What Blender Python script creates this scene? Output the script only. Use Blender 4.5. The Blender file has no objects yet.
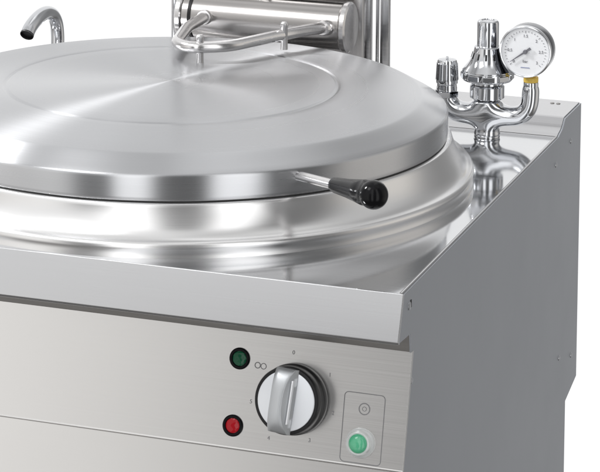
import bpy, bmesh, math, random
from mathutils import Vector, Matrix

R = math.radians
sc = bpy.context.scene
COL = sc.collection

# ------------------------------------------------------------------ camera
cam_d = bpy.data.cameras.new("camera")
cam = bpy.data.objects.new("camera", cam_d)
COL.objects.link(cam)
cam.location = (0.75522, -2.62178, 0.85883)
YAW, PIT, ROLL = 0.37721, -0.12, -0.00074
fwd = Vector((-math.sin(YAW) * math.cos(PIT), math.cos(YAW) * math.cos(PIT), math.sin(PIT)))
rgt = Vector((math.cos(YAW), math.sin(YAW), 0))
upv = rgt.cross(fwd)
r2 = rgt * math.cos(ROLL) + upv * math.sin(ROLL)
u2 = upv * math.cos(ROLL) - rgt * math.sin(ROLL)
cam.rotation_euler = Matrix((r2, u2, -fwd)).transposed().to_euler()
cam_d.sensor_fit = 'HORIZONTAL'
cam_d.sensor_width = 36
cam_d.lens = 2700 / 600 * 36
cam_d.shift_x = 151.325 / 600
cam_d.shift_y = -450.387 / 600
cam_d.clip_start = 0.05
cam_d.clip_end = 100
sc.camera = cam

# ------------------------------------------------------------------ studio light
sc.view_settings.view_transform = 'Standard'
sc.view_settings.look = 'None'
sc.view_settings.exposure = 0
sc.view_settings.gamma = 1
sc.view_settings.use_curve_mapping = False

world = bpy.data.worlds.new("World")
sc.world = world
world.use_nodes = True
wn, wl = world.node_tree.nodes, world.node_tree.links
bg = wn['Background']
tc = wn.new('ShaderNodeTexCoord')
sep = wn.new('ShaderNodeSeparateXYZ')
wl.new(tc.outputs['Generated'], sep.inputs[0])


def wmath(op, a, b=None):
    n = wn.new('ShaderNodeMath')
    n.operation = op
    for i, v in enumerate((a, b)):
        if v is None:
            continue
        if isinstance(v, (int, float)):
            n.inputs[i].default_value = v
        else:
            wl.new(v, n.inputs[i])
    return n.outputs[0]


def ramp(fac, stops, nodes, links, interp='LINEAR'):
    n = nodes.new('ShaderNodeValToRGB')
    n.color_ramp.interpolation = interp
    els = n.color_ramp.elements
    while len(els) > 1:
        els.remove(els[-1])
    els[0].position = stops[0][0]
    for p, c in stops[1:]:
        els.new(p)
    for e, (p, c) in zip(sorted(els, key=lambda e: e.position), stops):
        if isinstance(c, (int, float)):
            c = (c, c, c)
        e.color = (*c, 1)
    links.new(fac, n.inputs[0])
    return n.outputs[0]


# azimuth of the studio surround: 0 = in front of the appliance (-Y), + = to its right (+X)
az = wmath('ARCTAN2', sep.outputs[0], wmath('MULTIPLY', sep.outputs[1], -1))
azf = wmath('ADD', wmath('DIVIDE', az, 2 * math.pi), 0.5)


def A(deg):
    return (deg + 180) / 360


low = ramp(azf, [
    (A(-180), 1.06), (A(-140), 1.06), (A(-110), .80), (A(-85), .45), (A(-66), (.62, .60, .58)), (A(-48), (.90, .88, .86)), (A(-30), (1.10, 1.09, 1.07)), (A(-24), (1.05, 1.04, 1.02)), (A(-20.5), (.88, .87, .86)),
    (A(-18), (.50, .495, .49)), (A(-15), .22), (A(-4), .16), (A(0), 1.9), (A(10), 2.0), (A(16), .18), (A(34), .12), (A(40), 1.9),
    (A(54), 1.9), (A(62), .20), (A(82), .18), (A(98), (.74, .71, .67)), (A(125), (.80, .77, .73)), (A(140), .34),
    (A(152), .26), (A(168), .32), (A(175), .9), (A(180), 1.06)], wn, wl)
high = ramp(azf, [
    (A(-180), 1.06), (A(-110), 1.0), (A(-84), .4), (A(-66), .4), (A(-50), .95), (A(-12), .9), (A(-2), 1.8), (A(10), 1.9), (A(18), .24), (A(36), .2), (A(42), 1.8), (A(54), 1.8), (A(63), .16),
    (A(85), .18), (A(100), .6), (A(125), .6), (A(145), .4), (A(165), .4), (A(174), 1.0), (A(180), 1.06)], wn, wl)
el = wmath('ARCSINE', sep.outputs[2])
elf = ramp(wmath('ADD', wmath('DIVIDE', el, math.pi), .5), [(.58, 0.0), (.65, 1.0)], wn, wl)
downf = ramp(wmath('ADD', wmath('DIVIDE', el, math.pi), .5), [(.27, 0.0), (.37, 1.0)], wn, wl)
mix = wn.new('ShaderNodeMix')
mix.data_type = 'RGBA'
wl.new(elf, mix.inputs[0])
wl.new(low, mix.inputs[6])
topf = ramp(wmath('ADD', wmath('DIVIDE', el, math.pi), .5), [(.78, 0.0), (.84, 1.0)], wn, wl)
mix3 = wn.new('ShaderNodeMix')      # the studio ceiling
mix3.data_type = 'RGBA'
wl.new(topf, mix3.inputs[0])
wl.new(high, mix3.inputs[6])
ceil = ramp(azf, [(A(-180), 1.5), (A(-152), .65), (A(-115), .95), (A(-70), .60), (A(-30), .85), (A(10), .95), (A(60), .6), (A(110), .9), (A(140), .5), (A(160), 1.1), (A(180), 1.5)], wn, wl)
wl.new(ceil, mix3.inputs[7])
wl.new(mix3.outputs[2], mix.inputs[7])
mix2 = wn.new('ShaderNodeMix')      # the dark studio floor far below
mix2.data_type = 'RGBA'
mix2.inputs[6].default_value = (.16, .155, .15, 1)
wl.new(downf, mix2.inputs[0])
wl.new(mix.outputs[2], mix2.inputs[7])
wl.new(mix2.outputs[2], bg.inputs[0])
bg.inputs[1].default_value = 1.0


def area(name, loc, target, size, power, col=(1, 1, 1)):
    d = bpy.data.lights.new(name, 'AREA')
    d.shape = 'RECTANGLE'
    d.size, d.size_y = size
    d.energy = power
    d.color = col
    o = bpy.data.objects.new(name, d)
    COL.objects.link(o)
    o.location = loc
    o.rotation_euler = (Vector(target) - Vector(loc)).to_track_quat('-Z', 'Y').to_euler()
    return o


area('softbox_overhead', (-1.3, -1.2, 2.4), (-.4, .3, 0), (1.0, 1.0), 16)
area('softbox_left', (-2.6, -.15, 2.2), (-.4, .37, .1), (.30, .6), 100)

# ------------------------------------------------------------------ materials


def principled(name, color, metallic=0.0, rough=.4, spec=.5, **kw):
    m = bpy.data.materials.new(name)
    m.use_nodes = True
    b = m.node_tree.nodes['Principled BSDF']
    b.inputs['Base Color'].default_value = (*color, 1)
    b.inputs['Metallic'].default_value = metallic
    b.inputs['Roughness'].default_value = rough
    b.inputs['Specular IOR Level'].default_value = spec
    for k, v in kw.items():
        b.inputs[k.replace('_', ' ')].default_value = v
    return m


def steel(name, color, rough, grain=(1, 60, 60), gvar=.05, bump=.0, aniso=0.0, radial=False, cvar=.05, smudge=.04):
    """sheet steel: fine stretched grain in tone and roughness plus large soft smudges"""
    m = principled(name, color, 1.0, rough)
    nt = m.node_tree
    n, l = nt.nodes, nt.links
    b = n['Principled BSDF']
    t = n.new('ShaderNodeTexCoord')

    def noise(scale_vec, scale, detail):
        mp = n.new('ShaderNodeMapping')
        mp.inputs['Scale'].default_value = scale_vec
        l.new(t.outputs['Object'], mp.inputs[0])
        nz = n.new('ShaderNodeTexNoise')
        nz.inputs['Scale'].default_value = scale
        nz.inputs['Detail'].default_value = detail
        l.new(mp.outputs[0], nz.inputs['Vector'])
        return nz.outputs[0]

    def mr(src, lo, hi):
        k = n.new('ShaderNodeMapRange')
        k.inputs[1].default_value = .25
        k.inputs[2].default_value = .75
        k.inputs[3].default_value = lo
        k.inputs[4].default_value = hi
        l.new(src, k.inputs[0])
        return k.outputs[0]
    g = noise(grain, 12, 4)
    s = noise((1, 1, 1), 7, 3)
    add = n.new('ShaderNodeMath')
    add.operation = 'ADD'
    l.new(mr(g, rough - gvar, rough + gvar), add.inputs[0])
    l.new(mr(s, -smudge, smudge), add.inputs[1])
    l.new(add.outputs[0], b.inputs['Roughness'])
    mc = n.new('ShaderNodeMix')
    mc.data_type = 'RGBA'
    mc.inputs[6].default_value = (*[c * (1 - cvar) for c in color], 1)
    mc.inputs[7].default_value = (*[min(1, c * (1 + cvar)) for c in color], 1)
    l.new(mr(g, 0, 1), mc.inputs[0])
    l.new(mc.outputs[2], b.inputs['Base Color'])
    if bump:
        bp = n.new('ShaderNodeBump')
        bp.inputs['Strength'].default_value = bump
        bp.inputs['Distance'].default_value = .001
        l.new(g, bp.inputs['Height'])
        l.new(bp.outputs[0], b.inputs['Normal'])
    if aniso:
        b.inputs['Anisotropic'].default_value = aniso
        if radial:
            tg = n.new('ShaderNodeTangent')
            tg.direction_type = 'RADIAL'
            tg.axis = 'Z'
            l.new(tg.outputs[0], b.inputs['Tangent'])
    return m


def turned(name, color, rough, aniso, grain=.022):
    """steel turned on a lathe: fine concentric rings in tone and roughness, tangent along the rings"""
    m = principled(name, color, 1.0, rough)
    nt = m.node_tree
    n, l = nt.nodes, nt.links
    b = n['Principled BSDF']
    t = n.new('ShaderNodeTexCoord')
    s = n.new('ShaderNodeSeparateXYZ')
    l.new(t.outputs['Object'], s.inputs[0])

    def mt(op, a, c=None):
        k = n.new('ShaderNodeMath')
        k.operation = op
        l.new(a, k.inputs[0])
        if isinstance(c, (int, float)):
            k.inputs[1].default_value = c
        elif c is not None:
            l.new(c, k.inputs[1])
        return k.outputs[0]
    rad = mt('SQRT', mt('ADD', mt('MULTIPLY', s.outputs[0], s.outputs[0]), mt('MULTIPLY', s.outputs[1], s.outputs[1])))
    cx = n.new('ShaderNodeCombineXYZ')
    l.new(mt('MULTIPLY', rad, 420), cx.inputs[0])
    l.new(mt('MULTIPLY', s.outputs[2], 900), cx.inputs[1])
    nz = n.new('ShaderNodeTexNoise')
    nz.inputs['Scale'].default_value = 1
    nz.inputs['Detail'].default_value = 3
    l.new(cx.outputs[0], nz.inputs['Vector'])
    mr = n.new('ShaderNodeMapRange')
    mr.inputs[1].default_value, mr.inputs[2].default_value = .3, .7
    mr.inputs[3].default_value, mr.inputs[4].default_value = rough - .008, rough + .008
    l.new(nz.outputs[0], mr.inputs[0])
    l.new(mr.outputs[0], b.inputs['Roughness'])
    mc = n.new('ShaderNodeMix')
    mc.data_type = 'RGBA'
    mc.inputs[6].default_value = (*[c * (1 - grain) for c in color], 1)
    mc.inputs[7].default_value = (*[c * (1 + grain) for c in color], 1)
    l.new(nz.outputs[0], mc.inputs[0])
    l.new(mc.outputs[2], b.inputs['Base Color'])
    b.inputs['Anisotropic'].default_value = aniso
    b.inputs['Anisotropic Rotation'].default_value = .25
    tg = n.new('ShaderNodeTangent')
    tg.direction_type = 'RADIAL'
    tg.axis = 'Z'
    l.new(tg.outputs[0], b.inputs['Tangent'])
    return m


M = {}
M['lid'] = turned('turned_steel', (.51, .516, .53), .28, .93)
M['collar'] = turned('polished_steel_rim', (.77, .767, .767), .25, .45, .012)
M['deck'] = steel('deck_steel', (.66, .668, .682), .08, (1, 30, 30), .02, cvar=.02, smudge=.03)
M['front'] = steel('brushed_front_steel', (.61, .613, .625), .26, (.35, 130, 130), .015, cvar=.012, smudge=.008)
M['panel'] = steel('brushed_panel_steel', (.76, .75, .74), .21, (.35, 130, 130), .018, cvar=.016, smudge=.006)
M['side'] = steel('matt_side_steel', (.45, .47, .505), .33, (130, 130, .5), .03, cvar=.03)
M['rear'] = steel('rear_ledge_steel', (.54, .54, .55), .18, (.8, 40, 40), .04)
M['column'] = steel('column_steel', (.62, .61, .61), .22, (40, 40, .8), .04)
M['recess'] = steel('shaded_recess_steel', (.31, .30, .29), .35, (1, 30, 30), .03)  # steel darkened to stand in for the apron's shade on the recess
M['tube'] = steel('tube_steel', (.70, .69, .69), .20, (30, 30, 30), .04)
M['drum'] = steel('drum_steel', (.46, .445, .435), .22, (.6, 60, 60), .03, cvar=.02)
M['chrome'] = principled('chrome', (.62, .63, .65), 1.0, .06)
M['screw'] = principled('zinc_screw', (.52, .53, .55), 1.0, .25)
M['black'] = principled('black_plastic', (.006, .006, .007), 0, .14, .14)
M['matt_black'] = principled('matt_black_plastic', (.010, .010, .011), 0, .36, .25)
M['gasket'] = principled('black_gasket', (.012, .012, .012), 0, .6)
M['dark'] = principled('dark_recess', (.02, .02, .02), 0, .7)
M['white'] = principled('white_dial', (.82, .83, .85), 0, .5)
M['silver'] = principled('silver_knob_face', (.72, .74, .77), .75, .42)
M['grip'] = principled('silver_knob_grip', (.46, .475, .49), .6, .42)
M['print'] = principled('grey_print', (.20, .20, .205), 0, .6)
M['dial_print'] = principled('dial_print', (.16, .16, .18), 0, .6)
M['blue_print'] = principled('blue_print', (.18, .22, .40), 0, .6)
M['green'] = principled('dark_green_lens', (.0, .075, .032), 0, .12, .3)
M['red'] = principled('red_lens', (.36, .004, .010), 0, .14, .3)
M['mint'] = principled('mint_green_button', (.10, .46, .26), 0, .10, .6)
M['boot'] = principled('clear_boot', (.80, .82, .82), 0, .12, .6, Transmission_Weight=.25)
M['yellow'] = principled('yellow_seal', (.80, .55, .10), 0, .5)
M['glass'] = principled('gauge_glass', (1, 1, 1), 0, .02, .5, Transmission_Weight=1.0, IOR=1.1)
M['bezel'] = principled('polished_bezel', (.72, .73, .75), 1, .12)
M['casing'] = principled('gauge_casing', (.19, .195, .21), 1, .18)

for k in ('green', 'red', 'mint'):      # faceted inside of the lamp lenses
    nt = M[k].node_tree
    tcn = nt.nodes.new('ShaderNodeTexCoord')
    vo = nt.nodes.new('ShaderNodeTexVoronoi')
    vo.inputs['Scale'].default_value = 230 if k != 'mint' else 260
    bpn = nt.nodes.new('ShaderNodeBump')
    bpn.inputs['Strength'].default_value = .35 if k != 'mint' else .2
    bpn.inputs['Distance'].default_value = .0012
    nt.links.new(tcn.outputs['Object'], vo.inputs['Vector'])
    nt.links.new(vo.outputs['Distance'], bpn.inputs['Height'])
    nt.links.new(bpn.outputs[0], nt.nodes['Principled BSDF'].inputs['Normal'])

# ------------------------------------------------------------------ builders


def link(name, me, mat, parent, loc=(0, 0, 0), rot=None, label=None, sharp=32):
    o = bpy.data.objects.new(name, me)
    COL.objects.link(o)
    me.materials.clear()
    me.materials.append(M[mat])
    for p in me.polygons:
        p.use_smooth = True
    me.set_sharp_from_angle(angle=R(sharp))
    o.location = loc
    if rot is not None:
        o.rotation_euler = rot
    if parent is not None:
        o.parent = parent
    if label:
        o['label'] = label
    return o


def from_bm(name, bm, mat, parent, **kw):
    bmesh.ops.recalc_face_normals(bm, faces=bm.faces)
    me = bpy.data.meshes.new(name)
    bm.to_mesh(me)
    bm.free()
    return link(name, me, mat, parent, **kw)


def add_lathe(bm, prof, n=64, mx=None):
    """revolve (r, z) points round Z; r = 0 closes to a pole"""
    rings = []
    for r, z in prof:
        if r < 1e-7:
            rings.append([bm.verts.new((0, 0, z))])
        else:
            rings.append([bm.verts.new((r * math.cos(2 * math.pi * i / n), r * math.sin(2 * math.pi * i / n), z)) for i in range(n)])
    for a, b in zip(rings, rings[1:]):
        for i in range(n):
            j = (i + 1) % n
            if len(a) == 1 and len(b) == 1:
                continue
            if len(a) == 1:
                bm.faces.new((a[0], b[i], b[j]))
            elif len(b) == 1:
                bm.faces.new((a[i], b[0], a[j]))
            else:
                bm.faces.new((a[i], b[i], b[j], a[j]))
    if mx is not None:
        bmesh.ops.transform(bm, matrix=mx, verts=[v for ring in rings for v in ring])
    return bm


def lathe(name, prof, mat, parent, n=64, mx=None, **kw):
    return from_bm(name, add_lathe(bmesh.new(), prof, n, mx), mat, parent, **kw)


def smooth_path(pts, k=8):
    pts = [Vector(p) for p in pts]
    out = []
    for i in range(len(pts) - 1):
        p0, p1, p2, p3 = pts[max(i - 1, 0)], pts[i], pts[i + 1], pts[min(i + 2, len(pts) - 1)]
        for s in range(k):
            t = s / k
            out.append(.5 * ((2 * p1) + (p2 - p0) * t + (2 * p0 - 5 * p1 + 4 * p2 - p3) * t * t + (3 * p1 - p0 - 3 * p2 + p3) * t ** 3))
    out.append(pts[-1])
    return out


def fillet(pts, rad, k=10):
    """polyline with rounded corners"""
    pts = [Vector(p) for p in pts]
    out = [pts[0]]
    for i in range(1, len(pts) - 1):
        a, b, c = pts[i - 1], pts[i], pts[i + 1]
        u, v = (a - b).normalized(), (c - b).normalized()
        d = min(rad, (a - b).length * .49, (c - b).length * .49)
        for s in range(k + 1):
            t = s / k
            out.append((1 - t) ** 2 * (b + u * d) + 2 * t * (1 - t) * b + t * t * (b + v * d))
    out.append(pts[-1])
    return out


def add_tube(bm, path, rad, n=24, caps=True):
    path = [Vector(p) for p in path]
    if isinstance(rad, (int, float)):
        rad = [rad] * len(path)
    rings = []
    ref = None
    for i, p in enumerate(path):
        d = (path[min(i + 1, len(path) - 1)] - path[max(i - 1, 0)]).normalized()
        if ref is None:
            ref = Vector((0, 0, 1)) if abs(d.z) < .9 else Vector((1, 0, 0))
        x = (ref - d * ref.dot(d)).normalized()
        ref = x
        y = d.cross(x)
        rings.append([bm.verts.new(p + (x * math.cos(2 * math.pi * j / n) + y * math.sin(2 * math.pi * j / n)) * rad[i]) for j in range(n)])
    for a, b in zip(rings, rings[1:]):
        for j in range(n):
            k = (j + 1) % n
            bm.faces.new((a[j], a[k], b[k], b[j]))
    if caps:
        bm.faces.new(rings[0][::-1])
        bm.faces.new(rings[-1])
    return bm


def tube(name, path, rad, mat, parent, n=24, caps=True, **kw):
    return from_bm(name, add_tube(bmesh.new(), path, rad, n, caps), mat, parent, **kw)


def extrude_yz(name, prof, x0, x1, mat, parent, bevel=0.0, seg=3, closed=True, **kw):
    """a (Y, Z) outline pushed along X"""
    bm = bmesh.new()
    a = [bm.verts.new((x0, y, z)) for y, z in prof]
    b = [bm.verts.new((x1, y, z)) for y, z in prof]
    k = len(prof)
    for i in range(k if closed else k - 1):
        j = (i + 1) % k
        bm.faces.new((a[i], a[j], b[j], b[i]))
    if closed:
        bm.faces.new(a)
        bm.faces.new(b[::-1])
    bmesh.ops.recalc_face_normals(bm, faces=bm.faces)
    if bevel:
        es = [e for e in bm.edges if len(e.link_faces) == 2 and e.calc_face_angle() > R(25)]
        bmesh.ops.bevel(bm, geom=es, offset=bevel, segments=seg, profile=.5, affect='EDGES', clamp_overlap=True)
    kw.setdefault('sharp', 12)
    return from_bm(name, bm, mat, parent, **kw)


def add_box(bm, c, s, bevel=0.0, seg=2, mx=None):
    t = bmesh.new()
    bmesh.ops.create_cube(t, size=1)
    bmesh.ops.scale(t, vec=s, verts=t.verts)
    if bevel:
        bmesh.ops.bevel(t, geom=list(t.edges), offset=bevel, segments=seg, profile=.5, affect='EDGES')
    bmesh.ops.translate(t, vec=c, verts=t.verts)
    if mx is not None:
        bmesh.ops.transform(t, matrix=mx, verts=t.verts)
    me = bpy.data.meshes.new('tmp')
    t.to_mesh(me)
    t.free()
    bm.from_mesh(me)
    bpy.data.meshes.remove(me)
    return bm


def box(name, c, s, mat, parent, bevel=0.0, seg=2, mx=None, **kw):
    return from_bm(name, add_box(bmesh.new(), c, s, bevel, seg, mx), mat, parent, **kw)


def text(name, s, size, mat, parent, mx, **kw):
    cu = bpy.data.curves.new(name, 'FONT')
    cu.body = s
    cu.size = size
    cu.align_x = 'CENTER'
    cu.align_y = 'CENTER'
    cu.extrude = .0001
    tmp = bpy.data.objects.new('tmp_text', cu)
    COL.objects.link(tmp)
    dg = bpy.context.evaluated_depsgraph_get()
    me = bpy.data.meshes.new_from_object(tmp.evaluated_get(dg))
    bpy.data.objects.remove(tmp)
    bpy.data.curves.remove(cu)
    me.name = name
    me.transform(mx)
    return link(name, me, mat, parent, **kw)


# ------------------------------------------------------------------ the appliance
pan = bpy.data.objects.new('boiling_pan', None)
COL.objects.link(pan)
pan['label'] = 'stainless steel commercial boiling pan with round hinged lid, pressure gauge and control knob'
pan['category'] = 'boiling pan'

W = .8
KX, KY = -.4, .36824
G = .0025

# side panels: outline follows the sloped apron, the recess, the control fascia and the rear ledge
arc = [(.7055, .0003), (.7090, .0008), (.7130, .0022), (.7185, .0033), (.7245, .0046), (.7300, .0066), (.7355, .0098), (.7400, .0132), (.7436, .0157), (.7470, .0165)]
side_prof = [(.0030, -.0012), (.0016, -.0040), (-.0145, -.0462), (-.0120, -.0490), (.030, -.0512), (.0334, -.0745), (.0025, -.1944), (.0045, -.80), (.772, -.80),
             (.772, -.372), (.836, -.358), (.836, .0148), (.747, .0150)] + [(y, z - .0012) for y, z in arc[::-1]]
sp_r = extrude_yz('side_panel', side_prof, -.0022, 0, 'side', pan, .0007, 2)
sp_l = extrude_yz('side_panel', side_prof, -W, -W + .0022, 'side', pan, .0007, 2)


def screw(y, z, parent, r=.0036):
    bm = bmesh.new()
    add_lathe(bm, [(0, .0010), (r * .55, .0010), (r * .9, .0006), (r, .0001), (r, -.001)], 20, Matrix.Translation((0, y, z)) @ Matrix.Rotation(R(90), 4, 'Y'))
    o = from_bm('screw', bm, 'screw', parent)
    return o


for y, z in ((.0345, -.104), (.731, -.3004), (.802, -.319), (.7784, -.023), (.694, -.0341)):
    screw(y, z, sp_r)

kh = screw(.0235, -.0195, sp_r, .0046)
kh['label'] = 'bright screw beside a dark keyhole slot'
box('keyhole_slot', (.0001, .0292, -.0185), (.0006, .0036, .0080), 'dark', sp_r, 0)

# deck with a round well for the kettle is hidden under the rim, so one pressed sheet with soft edges
deck_prof = [(.0005, 0), (.1, 0), (.3, 0), (.5, 0), (.7045, 0), (.7045, -.003), (.0005, -.003)]
extrude_yz('deck', deck_prof, -W + .0024, -.0024, 'deck', pan, .0006, 2)
# folded bright edge along the deck's right and left borders
for x0 in (-.0030, -W + .0030):
    tube('deck_edge', [(x0, .001, -.0010), (x0, .7045, -.0010)], .0021, 'rear', pan, 12)

# apron: the sloped front lip of the deck
extrude_yz('apron', [(.0004, .0001), (-.0177, -.0466), (-.0160, -.0500), (-.0120, -.0500), (-.0125, -.0465), (.0012, -.0115), (.0030, -.0024)],
           -W - .0003, .0003, 'front', pan, .0009, 3)
# recess between apron and control fascia, the apron's shade put into its colour
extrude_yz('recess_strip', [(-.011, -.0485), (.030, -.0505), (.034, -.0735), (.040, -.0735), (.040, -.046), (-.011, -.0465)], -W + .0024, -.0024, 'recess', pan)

# control fascia (tilted) and the front below it
PT, PB = Vector((0, .0334, -.0723)), Vector((0, .0025, -.1944))
tdir = (PB - PT).normalized()
pn = Vector((0, tdir.z, -tdir.y))
pn = pn if pn.y < 0 else -pn
extrude_yz('control_panel', [(.0334, -.0723), (.0031, -.1914), (.0026, -.1922), (.0025, -.1930), (.0028, -.1936), (.0036, -.1941), (.0060, -.1941), (.0398, -.0725)], -W + .0005, .0008, 'panel', pan, .0009, 3)
ctrl = [o for o in pan.children if o.name == 'control_panel'][0]
extrude_yz('front_panel', [(.0033, -.1939), (.0033, -.7990), (.0080, -.7990), (.0080, -.1939)], -W + .0024, -.0024, 'panel', pan, .0012, 3)

# rear ledge
extrude_yz('rear_ledge', arc + [(.835, .0162), (.835, -.3565), (.8335, -.3565), (.8335, .0140)] + [(y + .0015, z - .0018) for y, z in arc[::-1]],
           -W + .0024, -.0024, 'rear', pan, 0)
for x in (-.034, -.026):
    lathe('screw', [(0, .0006), (.0024, .0005), (.0029, 0), (.0029, -.001)], 'recess', pan, 16, loc=(x, .815, .0166))

# ------------------------------------------------------------------ kettle rim and lid
kp = [(.330, .0536), (.3374, .0536), (.3385, .0525), (.3395, .049), (.3413, .0435), (.3440, .0370), (.3478, .0300), (.3520, .0240),
      (.3560, .0205), (.3590, .0186), (.3615, .0178), (.3638, .0166), (.3652, .0145), (.3654, .0120), (.3648, .0097), (.3642, .0075), (.3640, .0050), (.3641, .0020), (.3646, .0004), (.3646, -.0010)]
lathe('kettle_rim', kp, 'collar', pan, 160, loc=(KX, KY, 0), sharp=50)
lathe('lid_gasket', [(.322, .0535), (.3328, .0535), (.3332, .0545), (.3328, .0555), (.322, .0555)], 'gasket', pan, 128, loc=(KX, KY, 0))
lp = [(.3240, .0551), (.3328, .0551), (.3337, .0559), (.3338, .060), (.3338, .070), (.3338, .0805), (.3336, .0826), (.3328, .0843), (.3312, .0856),
      (.3250, .0890), (.3150, .0945), (.3080, .0985), (.3045, .1003), (.3032, .1009), (.3018, .1014), (.3000, .1018), (.27, .1046), (.24, .1070), (.215, .1088),
      (.2052, .1096), (.2040, .1093), (.2022, .1084), (.2008, .1084), (.1990, .1096), (.197, .1101), (.17, .1110), (.13, .1118), (.09, .1124), (.05, .1128), (.015, .1130), (0, .1130)]
lid = lathe('lid', lp, 'lid', pan, 192, loc=(KX, KY, 0), sharp=60)

# lever on the lid band
az0 = R(46.1)
ld = Vector((math.sin(az0), -math.cos(az0), 0))
lc = Vector((KX, KY, 0))
P0 = lc + ld * .330 + Vector((0, 0, .0752))
P1 = lc + ld * .517 + Vector((0, 0, .0985))
lev = tube('lid_lever', [P0, P0.lerp(P1, .62)], .0056, 'tube', pan, 20)
lv = (P1 - P0).normalized()
mxl = Matrix.Translation(P0) @ lv.to_track_quat('Z', 'Y').to_matrix().to_4x4()
LL = (P1 - P0).length
gp = [(0, LL * .45), (.0066, LL * .45), (.0080, LL * .455), (.0086, LL * .48), (.0102, LL * .62), (.0124, LL * .74), (.0138, LL * .81)]
cz, cr = LL * .912, .0155
for i in range(13):
    a = math.pi * (.72 - .72 * i / 12)
    gp.append((max(0, cr * math.sin(a)), cz + cr * math.cos(a)))
lathe('grip', gp, 'black', lev, 40, mx=mxl, sharp=60)

# ------------------------------------------------------------------ hinge: column, drum, lid arm
col = box('hinge_column', (-.4205, .795, .165), (.271, .030, .30), 'column', pan, .0015)
for x, w, d in ((-.2790, .0085, .010), (-.2675, .0040, .004), (-.2560, .0120, .008)):
    box('column_profile', (x + .004, .7795 - d / 2, .165), (w, d + .002, .299), 'rear', col, .0012)
box('column_profile', (-.5525, .776, .165), (.007, .010, .299), 'rear', col, .0012)
DY, DZ, DR = .738, .1135, .0330
mxd = Matrix.Translation((-.4075, DY, DZ)) @ Matrix.Rotation(R(90), 4, 'Y')
h = .1105
drum = lathe('hinge_drum', [(0, -h), (DR - .002, -h), (DR - .001, -h + .001), (DR - .001, h - .001), (DR - .002, h), (0, h)], 'drum', pan, 64, mx=mxd)
lathe('end_cap', [(0, h + .0095), (DR - .002, h + .0095), (DR + .001, h + .0075), (DR + .001, h + .002), (DR - .001, h + .0003), (0, h + .0003)], 'tube', drum, 64, mx=mxd)
lathe('end_cap', [(0, -h - .0095), (DR - .002, -h - .0095), (DR + .001, -h - .0075), (DR + .001, -h - .002), (DR - .001, -h - .0003), (0, -h - .0003)], 'tube', drum, 64, mx=mxd)
lathe('clamp_ring', [(DR - .0012, -h + .010), (DR + .0006, -h + .010), (DR + .0006, -h + .014), (DR - .0012, -h + .014)], 'matt_black', drum, 64, mx=mxd)
box('spring_bracket', (-.4080, .745, DZ + .037), (.014, .030, .012), 'column', drum, .001)
box('top_plate', (-.4135, .755, DZ + .040), (.230, .030, .004), 'drum', drum, .001)

arm_pts = [(-.4835, .712, .1180), (-.4790, .690, .1215), (-.4646, .5913, .1285), (-.4400, .4880, .1312), (-.4130, .4690, .1312), (-.3720, .4930, .1312),
           (-.3300, .5980, .1300), (-.3170, .6600, .1245), (-.3110, .712, .1170)]
arm = tube('lid_arm', fillet(arm_pts, .022), .0075, 'tube', pan, 24)
for x, y in ((-.4035, .4760), (-.3305, .5880)):
    o = lathe('arm_bolt', [(0, .0355), (.0034, .0350), (.0050, .0330), (.0052, .0285), (.0044, .0270), (.0046, .0010), (.0046, -.001), (0, -.001)],
              'tube', arm, 24, loc=(x, y, .1125))
for p, q in ((arm_pts[0], arm_pts[1]), (arm_pts[-1], arm_pts[-2])):
    v = (Vector(q) - Vector(p)).normalized()
    lathe('arm_socket', [(.0066, 0), (.0100, 0), (.0100, .020), (.0092, .0215), (.0066, .0215)], 'tube', arm, 24,
          mx=Matrix.Translation(Vector(p)) @ v.to_track_quat('Z', 'Y').to_matrix().to_4x4())

# ------------------------------------------------------------------ water spout behind the lid
sx = -.7325
sp = smooth_path([(sx, .786, .0165), (sx, .786, .040), (sx, .786, .060), (sx, .7815, .0775), (sx, .770, .0905), (sx, .752, .0972), (sx, .732, .0982),
                  (sx - .0005, .711, .0940), (sx - .001, .694, .0870), (sx - .001, .683, .0790)], 8)
spout = tube('water_spout', sp, .0096, 'chrome', pan, 28, caps=False)
e = Vector(sp[-1])
dv = (e - Vector(sp[-2])).normalized()
mxs = Matrix.Translation(e) @ dv.to_track_quat('Z', 'Y').to_matrix().to_4x4()
lathe('nozzle', [(0, -.004), (.0084, -.004), (.0087, -.0005), (.0092, .0004), (.0097, -.0004), (.0097, -.002)], 'matt_black', spout, 28, mx=mxs)
lathe('base_flange', [(.0086, .010), (.014, .008), (.017, .002), (.017, 0)], 'chrome', spout, 32, loc=(sx, .786, .0163))

# ------------------------------------------------------------------ safety manifold at the back right corner
MY = .676
nodes = [  # x, z, radius, parent index
    (-.0862, -.001, .0165, None), (-.0862, .007, .0125, 0), (-.0863, .018, .0135, 1), (-.0866, .0310, .0165, 2),
    (-.0868, .0430, .0150, 3), (-.0869, .0500, .0150, 4),
    (-.1080, .0265, .0125, 3), (-.1230, .0275, .0122, 6), (-.1345, .0345, .0116, 7), (-.1392, .0440, .0102, 8), (-.1396, .0540, .0102, 9),
    (-.0660, .0275, .0115, 3), (-.0480, .0285, .0108, 11), (-.0365, .0350, .0102, 12), (-.0312, .0450, .0094, 13), (-.0302, .0580, .0092, 14), (-.0301, .0765, .0092, 15)]
me = bpy.data.meshes.new('pipe_manifold')
me.from_pydata([(x, MY, z) for x, z, r, p in nodes], [(p, i) for i, (x, z, r, p) in enumerate(nodes) if p is not None], [])
tmp = bpy.data.objects.new('tmp_skin', me)
COL.objects.link(tmp)
sm = tmp.modifiers.new('skin', 'SKIN')
sm.use_smooth_shade = True
for i, (x, z, r, p) in enumerate(nodes):
    me.skin_vertices[0].data[i].radius = (r * 1.32, r * 1.32)
    me.skin_vertices[0].data[i].use_root = (i == 0)
ss = tmp.modifiers.new('sub', 'SUBSURF')
ss.levels = ss.render_levels = 3
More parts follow.
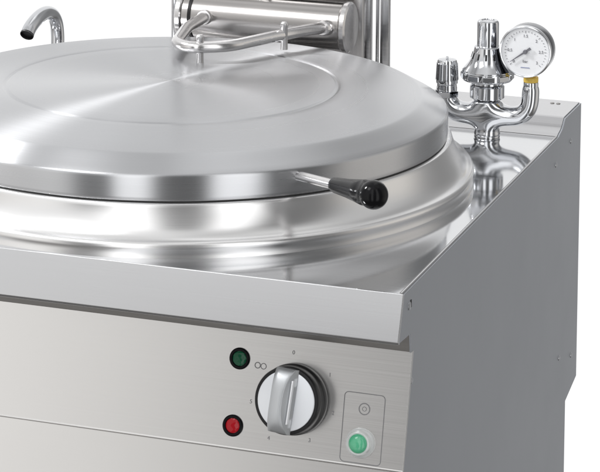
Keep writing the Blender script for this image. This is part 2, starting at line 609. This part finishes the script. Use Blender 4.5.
me2 = bpy.data.meshes.new_from_object(tmp.evaluated_get(bpy.context.evaluated_depsgraph_get()))
bpy.data.objects.remove(tmp)
bpy.data.meshes.remove(me)
me2.name = 'pipe_manifold'
man = link('pipe_manifold', me2, 'chrome', pan, sharp=180)
lathe('base_flange', [(.0130, .006), (.0150, .0040), (.0165, .0015), (.0165, .0002)], 'chrome', man, 40, loc=(-.0862, MY, 0))

# small relief valve on the left arm
vx = -.1397
valve = lathe('relief_valve', [(0, .1000), (.0012, .0998), (.0016, .0985), (.0016, .0962), (.0060, .0960), (.0118, .0955), (.0126, .0940), (.0128, .0900), (.0140, .0690),
                               (.0140, .0655), (.0128, .0640), (.0128, .0610), (.0132, .0600), (.0132, .0560), (.0118, .0545), (.0118, .0500), (0, .050)],
              'chrome', pan, 40, loc=(vx, MY, 0), sharp=30)
bm = bmesh.new()
for k in range(14):
    a = 2 * math.pi * k / 14
    add_box(bm, (0, 0, 0), (.0018, .0026, .022), .0004, 1,
            Matrix.Rotation(a, 4, 'Z') @ Matrix.Translation((.0134, 0, .0805)) @ Matrix.Rotation(R(-3.2), 4, 'Y'))
from_bm('fluting', bm, 'chrome', valve)
lathe('hex_nut', [(.0105, .0475), (.0148, .0478), (.0148, .0550), (.0105, .0553)], 'chrome', valve, 6, mx=None, sharp=20)

# main safety valve in the middle
cx = -.0868
mv = lathe('safety_valve', [(0, .1500), (.0080, .1503), (.0085, .1512), (.0120, .1510), (.0136, .1495), (.0140, .1470), (.0140, .1185), (.0144, .1178), (.0162, .1174), (.0172, .1164), (.0178, .1130), (.0188, .1085), (.0206, .1030), (.0236, .0975), (.0274, .0925), (.0308, .0885), (.0320, .0870), (.0318, .0855), (.0326, .0848), (.0325, .0760), (.0312, .0740), (.0290, .0735),
                            (.0215, .0730), (.0205, .0715), (.0205, .0690), (0, .069)], 'chrome', pan, 56, loc=(cx, MY, 0), sharp=28)
lathe('union_nut', [(.010, .0495), (.0205, .0500), (.0222, .0515), (.0222, .0660), (.0205, .0680), (.010, .0685)], 'chrome', mv, 48)
bm = bmesh.new()
for k in range(12):
    a = 2 * math.pi * (k + .3) / 12
    add_box(bm, (0, 0, 0), (.003, .0024, .0085), .0006, 2, Matrix.Rotation(a, 4, 'Z') @ Matrix.Translation((.0189, 0, .1055)) @ Matrix.Rotation(R(-17), 4, 'Y'))
from_bm('vent_slots', bm, 'matt_black', mv)
bm = bmesh.new()
for k in range(10):
    a = 2 * math.pi * k / 10
    add_box(bm, (0, 0, 0), (.0022, .0150, .0070), .0006, 1, Matrix.Rotation(a, 4, 'Z') @ Matrix.Translation((.0322, 0, .0800)))
from_bm('grip_lugs', bm, 'chrome', mv)

lathe('pipe_sleeve', [(.0060, .0660), (.0092, .0662), (.0096, .0668), (.0096, .0745), (.0092, .0754), (0, .0755)], 'chrome', man, 32, loc=(-.0301, MY, 0))

# pressure gauge on the right arm
gx, gz = -.0318, .1195
stem = lathe('gauge_stem', [(0, .0755), (.0092, .0757), (.0094, .0762), (.0094, .0815), (.0090, .0822), (0, .0822)], 'yellow', pan, 32, loc=(-.0301, MY, 0))
mg = Matrix.Translation((gx, .652, gz)) @ Matrix.Rotation(R(90), 4, 'X')      # local +Z looks to the front (-Y)
gauge = lathe('pressure_gauge', [(0, -.026), (.0300, -.026), (.0325, -.0245), (.0330, -.022), (.0330, -.0020), (.0328, -.0010), (.0300, -.0005), (0, .0004)],
              'casing', pan, 64, mx=mg, sharp=40)
tube('gauge_neck', [(-.0301, MY, .0816), (-.0301, MY - .004, .0900)], .0062, 'yellow', gauge, 20)
lathe('bezel', [(.0332, -.0030), (.0336, -.0008), (.0334, .0015), (.0328, .0030), (.0318, .0035), (.0310, .0030), (.0307, .0018), (.0306, .0004)], 'bezel', gauge, 64, mx=mg)
lathe('dial_face', [(0, .0010), (.0309, .0010), (.0309, .0005)], 'white', gauge, 64, mx=mg)


def dial(r, deg, z=.0013):
    a = R(deg)
    return mg @ Matrix.Translation((r * math.cos(a), r * math.sin(a), z))


bm = bmesh.new()
for k in range(31):
    deg = 222 - 264 * k / 30
    ln = .0030 if k % 5 == 0 else .0016
    add_box(bm, (0, 0, 0), (ln, .00045, .0003), mx=dial(.0268 - ln / 2, deg) @ Matrix.Rotation(R(deg), 4, 'Z'))
from_bm('scale_marks', bm, 'dial_print', gauge)
for k, s in enumerate(('0', '0.5', '1', '1.5', '2', '2.5', '3')):
    text('scale_number', s, .0052, 'dial_print', gauge, dial(.0200, 222 - 264 * k / 6))
text('scale_number', 'bar', .0050, 'dial_print', gauge, mg @ Matrix.Translation((0, -.0125, .0013)))
bm = bmesh.new()
for k in range(9):
    add_box(bm, ((k - 4) * .0013, -.0205 + (k % 2) * .0001, .0013), (.0009, .0010, .0002), mx=mg)
from_bm('scale_print', bm, 'blue_print', gauge)
bm = bmesh.new()
na = R(216)
nm = mg @ Matrix.Translation((0, 0, .0026)) @ Matrix.Rotation(na, 4, 'Z')
t = bmesh.new()
pts = [(-.0085, .0018), (-.0050, .0016), (0, .0013), (.0235, .0003), (.0235, -.0003), (0, -.0013), (-.0050, -.0016), (-.0085, -.0018)]
lo = [bm.verts.new(nm @ Vector((x, y, 0))) for x, y in pts]
hi = [bm.verts.new(nm @ Vector((x, y, .0006))) for x, y in pts]
bm.faces.new(lo[::-1])
bm.faces.new(hi)
for i in range(len(pts)):
    j = (i + 1) % len(pts)
    bm.faces.new((lo[i], lo[j], hi[j], hi[i]))
add_lathe(bm, [(0, .0018), (.0024, .0016), (.0028, .0008), (.0028, -.0012), (0, -.0012)], 24, nm)
t.free()
from_bm('needle', bm, 'dial_print', gauge)

# ------------------------------------------------------------------ control panel fittings
rx = Vector((1, 0, 0))
pup = -tdir


def pm(x, t, off=.0):
    """local frame on the fascia: X right, Y up the slope, Z outwards"""
    o = Vector((x, 0, 0)) + PT + tdir * t + pn * off
    return Matrix((
        (rx.x, pup.x, pn.x, o.x), (rx.y, pup.y, pn.y, o.y), (rx.z, pup.z, pn.z, o.z), (0, 0, 0, 1)))


def fpart(name, mat, parent, prof, x, t, n=48, **kw):
    return lathe(name, prof, mat, parent, n, mx=pm(x, t), **kw)


for x, t, m, lab in ((-.1888, .0293, 'green', 'unlit dark green indicator light'), (-.1902, .1005, 'red', 'red indicator light')):
    b = fpart('indicator_light', 'black', ctrl, [(.0079, .0010), (.0086, .0022), (.0104, .0022), (.0116, .0012), (.0118, -.001), (.0079, -.001)], x, t, label=lab)
    fpart('lens', m, b, [(0, .0026), (.003, .0025), (.006, .0020), (.0078, .0012), (.0078, .0002), (0, .0002)], x, t)

# big rotary knob
kx, kt = -.1235, .0640
knob = fpart('rotary_knob', 'matt_black', ctrl, [(0, .0300), (.0315, .0300), (.0335, .0300), (.0348, .0294), (.0356, .0278), (.0358, .0200), (.0356, .0170), (.0358, .0140), (.0366, .0120),
                                            (.0374, .0100), (.0376, .0080), (.0376, .0030), (.0370, .0012), (.0370, .0002), (0, .0002)], kx, kt, 80)
fpart('knob_face', 'silver', knob, [(0, .0312), (.0300, .0312), (.0314, .0306), (.0316, .0301), (0, .0301)], kx, kt, 80)
tilt = Matrix.Rotation(R(-4), 4, 'Z')
bm = bmesh.new()
gl, gh = .0338, .0140
secs = []
N = 22
for i in range(N + 1):
    v = -1 + 2 * i / N
    y = gl * v
    hh = gh * (1 - abs(v) ** 4 * .72)
    q = 1 - .10 * abs(v) ** 4
    e = .0005 + .0072 * abs(v) ** 2.2           # the finger hollow: its edge bows away in the middle
    ring = [(-.0150 * q, -.0012), (-.0148 * q, hh * .42), (-.0138 * q, hh * .60), (-.0090, hh * .86), (-.0045, hh * .96), (e - .0030, hh), (e - .0006, hh * .985),
            (e + .0006, hh * .92), (max(e + .002, .0068), hh * .42), (.0112 * q, hh * .22), (.0118 * q, -.0012)]
    secs.append([bm.verts.new(pm(kx - .0012, kt, .0306) @ tilt @ Vector((a, y, b))) for a, b in ring])
for a, b in zip(secs, secs[1:]):
    for i in range(len(a) - 1):
        bm.faces.new((a[i], a[i + 1], b[i + 1], b[i]))
    bm.faces.new((a[-1], a[0], b[0], b[-1]))
bm.faces.new(secs[0])
bm.faces.new(secs[-1][::-1])
grip = from_bm('knob_grip', bm, 'grip', knob, sharp=50)
box('pointer_line', (.0068, .000, .0306 + .0052), (.0017, .046, .0090), 'white', grip, .0006, mx=pm(kx, kt) @ tilt)

# printed scale round the knob
for x, t, s in ((-.1290, .0160, '0'), (-.0868, .0345, '1'), (-.0800, .0735, '2'), (-.1035, .1050, '3'), (-.1490, .1085, '4'), (-.1722, .0730, '5')):
    text('printed_number', s, .0060, 'print', ctrl, pm(x, t, .0003))


def add_loop(bm, pts, w, mx, z=.0003):
    """a thin closed printed line"""
    k = len(pts)
    inn, out = [], []
    for i in range(k):
        a, b, c = Vector(pts[i - 1]), Vector(pts[i]), Vector(pts[(i + 1) % k])
        d = (c - a).normalized()
        nn = Vector((-d.y, d.x))
        for lst, s in ((inn, -1), (out, 1)):
            q = b + nn * (w / 2 * s)
            lst.append(bm.verts.new(mx @ Vector((q.x, q.y, z))))
    for i in range(k):
        j = (i + 1) % k
        bm.faces.new((inn[i], inn[j], out[j], out[i]))


def circle(cx_, cy_, r, n=32):
    return [(cx_ + r * math.cos(2 * math.pi * i / n), cy_ + r * math.sin(2 * math.pi * i / n)) for i in range(n)]


bm = bmesh.new()
add_loop(bm, circle(-.0031, 0, .0030), .0010, pm(-.1650, .0340))
add_loop(bm, circle(.0036, -.0003, .0030), .0008, pm(-.1650, .0340))
from_bm('printed_symbol', bm, 'print', ctrl, label='two small printed rings')


def rrect(w, h, r, k=6):
    out = []
    for sx_, sy_, a0 in ((1, 1, 0), (-1, 1, 90), (-1, -1, 180), (1, -1, 270)):
        for i in range(k + 1):
            a = R(a0 + 90 * i / k)
            out.append((sx_ * (w / 2 - r) + r * math.cos(a), sy_ * (h / 2 - r) + r * math.sin(a)))
    return out


bm = bmesh.new()
add_loop(bm, rrect(.0445, .0725, .0045), .0009, pm(-.0465, .0852))
from_bm('printed_frame', bm, 'print', ctrl)
bm = bmesh.new()
add_loop(bm, circle(0, 0, .0058), .0011, pm(-.0461, .0650))
add_loop(bm, circle(0, 0, .0022), .0006, pm(-.0461, .0650))
from_bm('printed_symbol', bm, 'print', ctrl, label='printed start ring with a dot')

bx, bt = -.0475, .1003
btn = fpart('push_button', 'boot', ctrl, [(.0098, .0100), (.0112, .0106), (.0122, .0100), (.0128, .0082), (.0134, .0055), (.0152, .0038), (.0158, .0022), (.0158, .0002), (.0098, .0002)], bx, bt)
fpart('button_cap', 'mint', btn, [(0, .0150), (.0036, .0147), (.0070, .0136), (.0094, .0116), (.0104, .0090), (.0104, .0030), (0, .0030)], bx, bt)
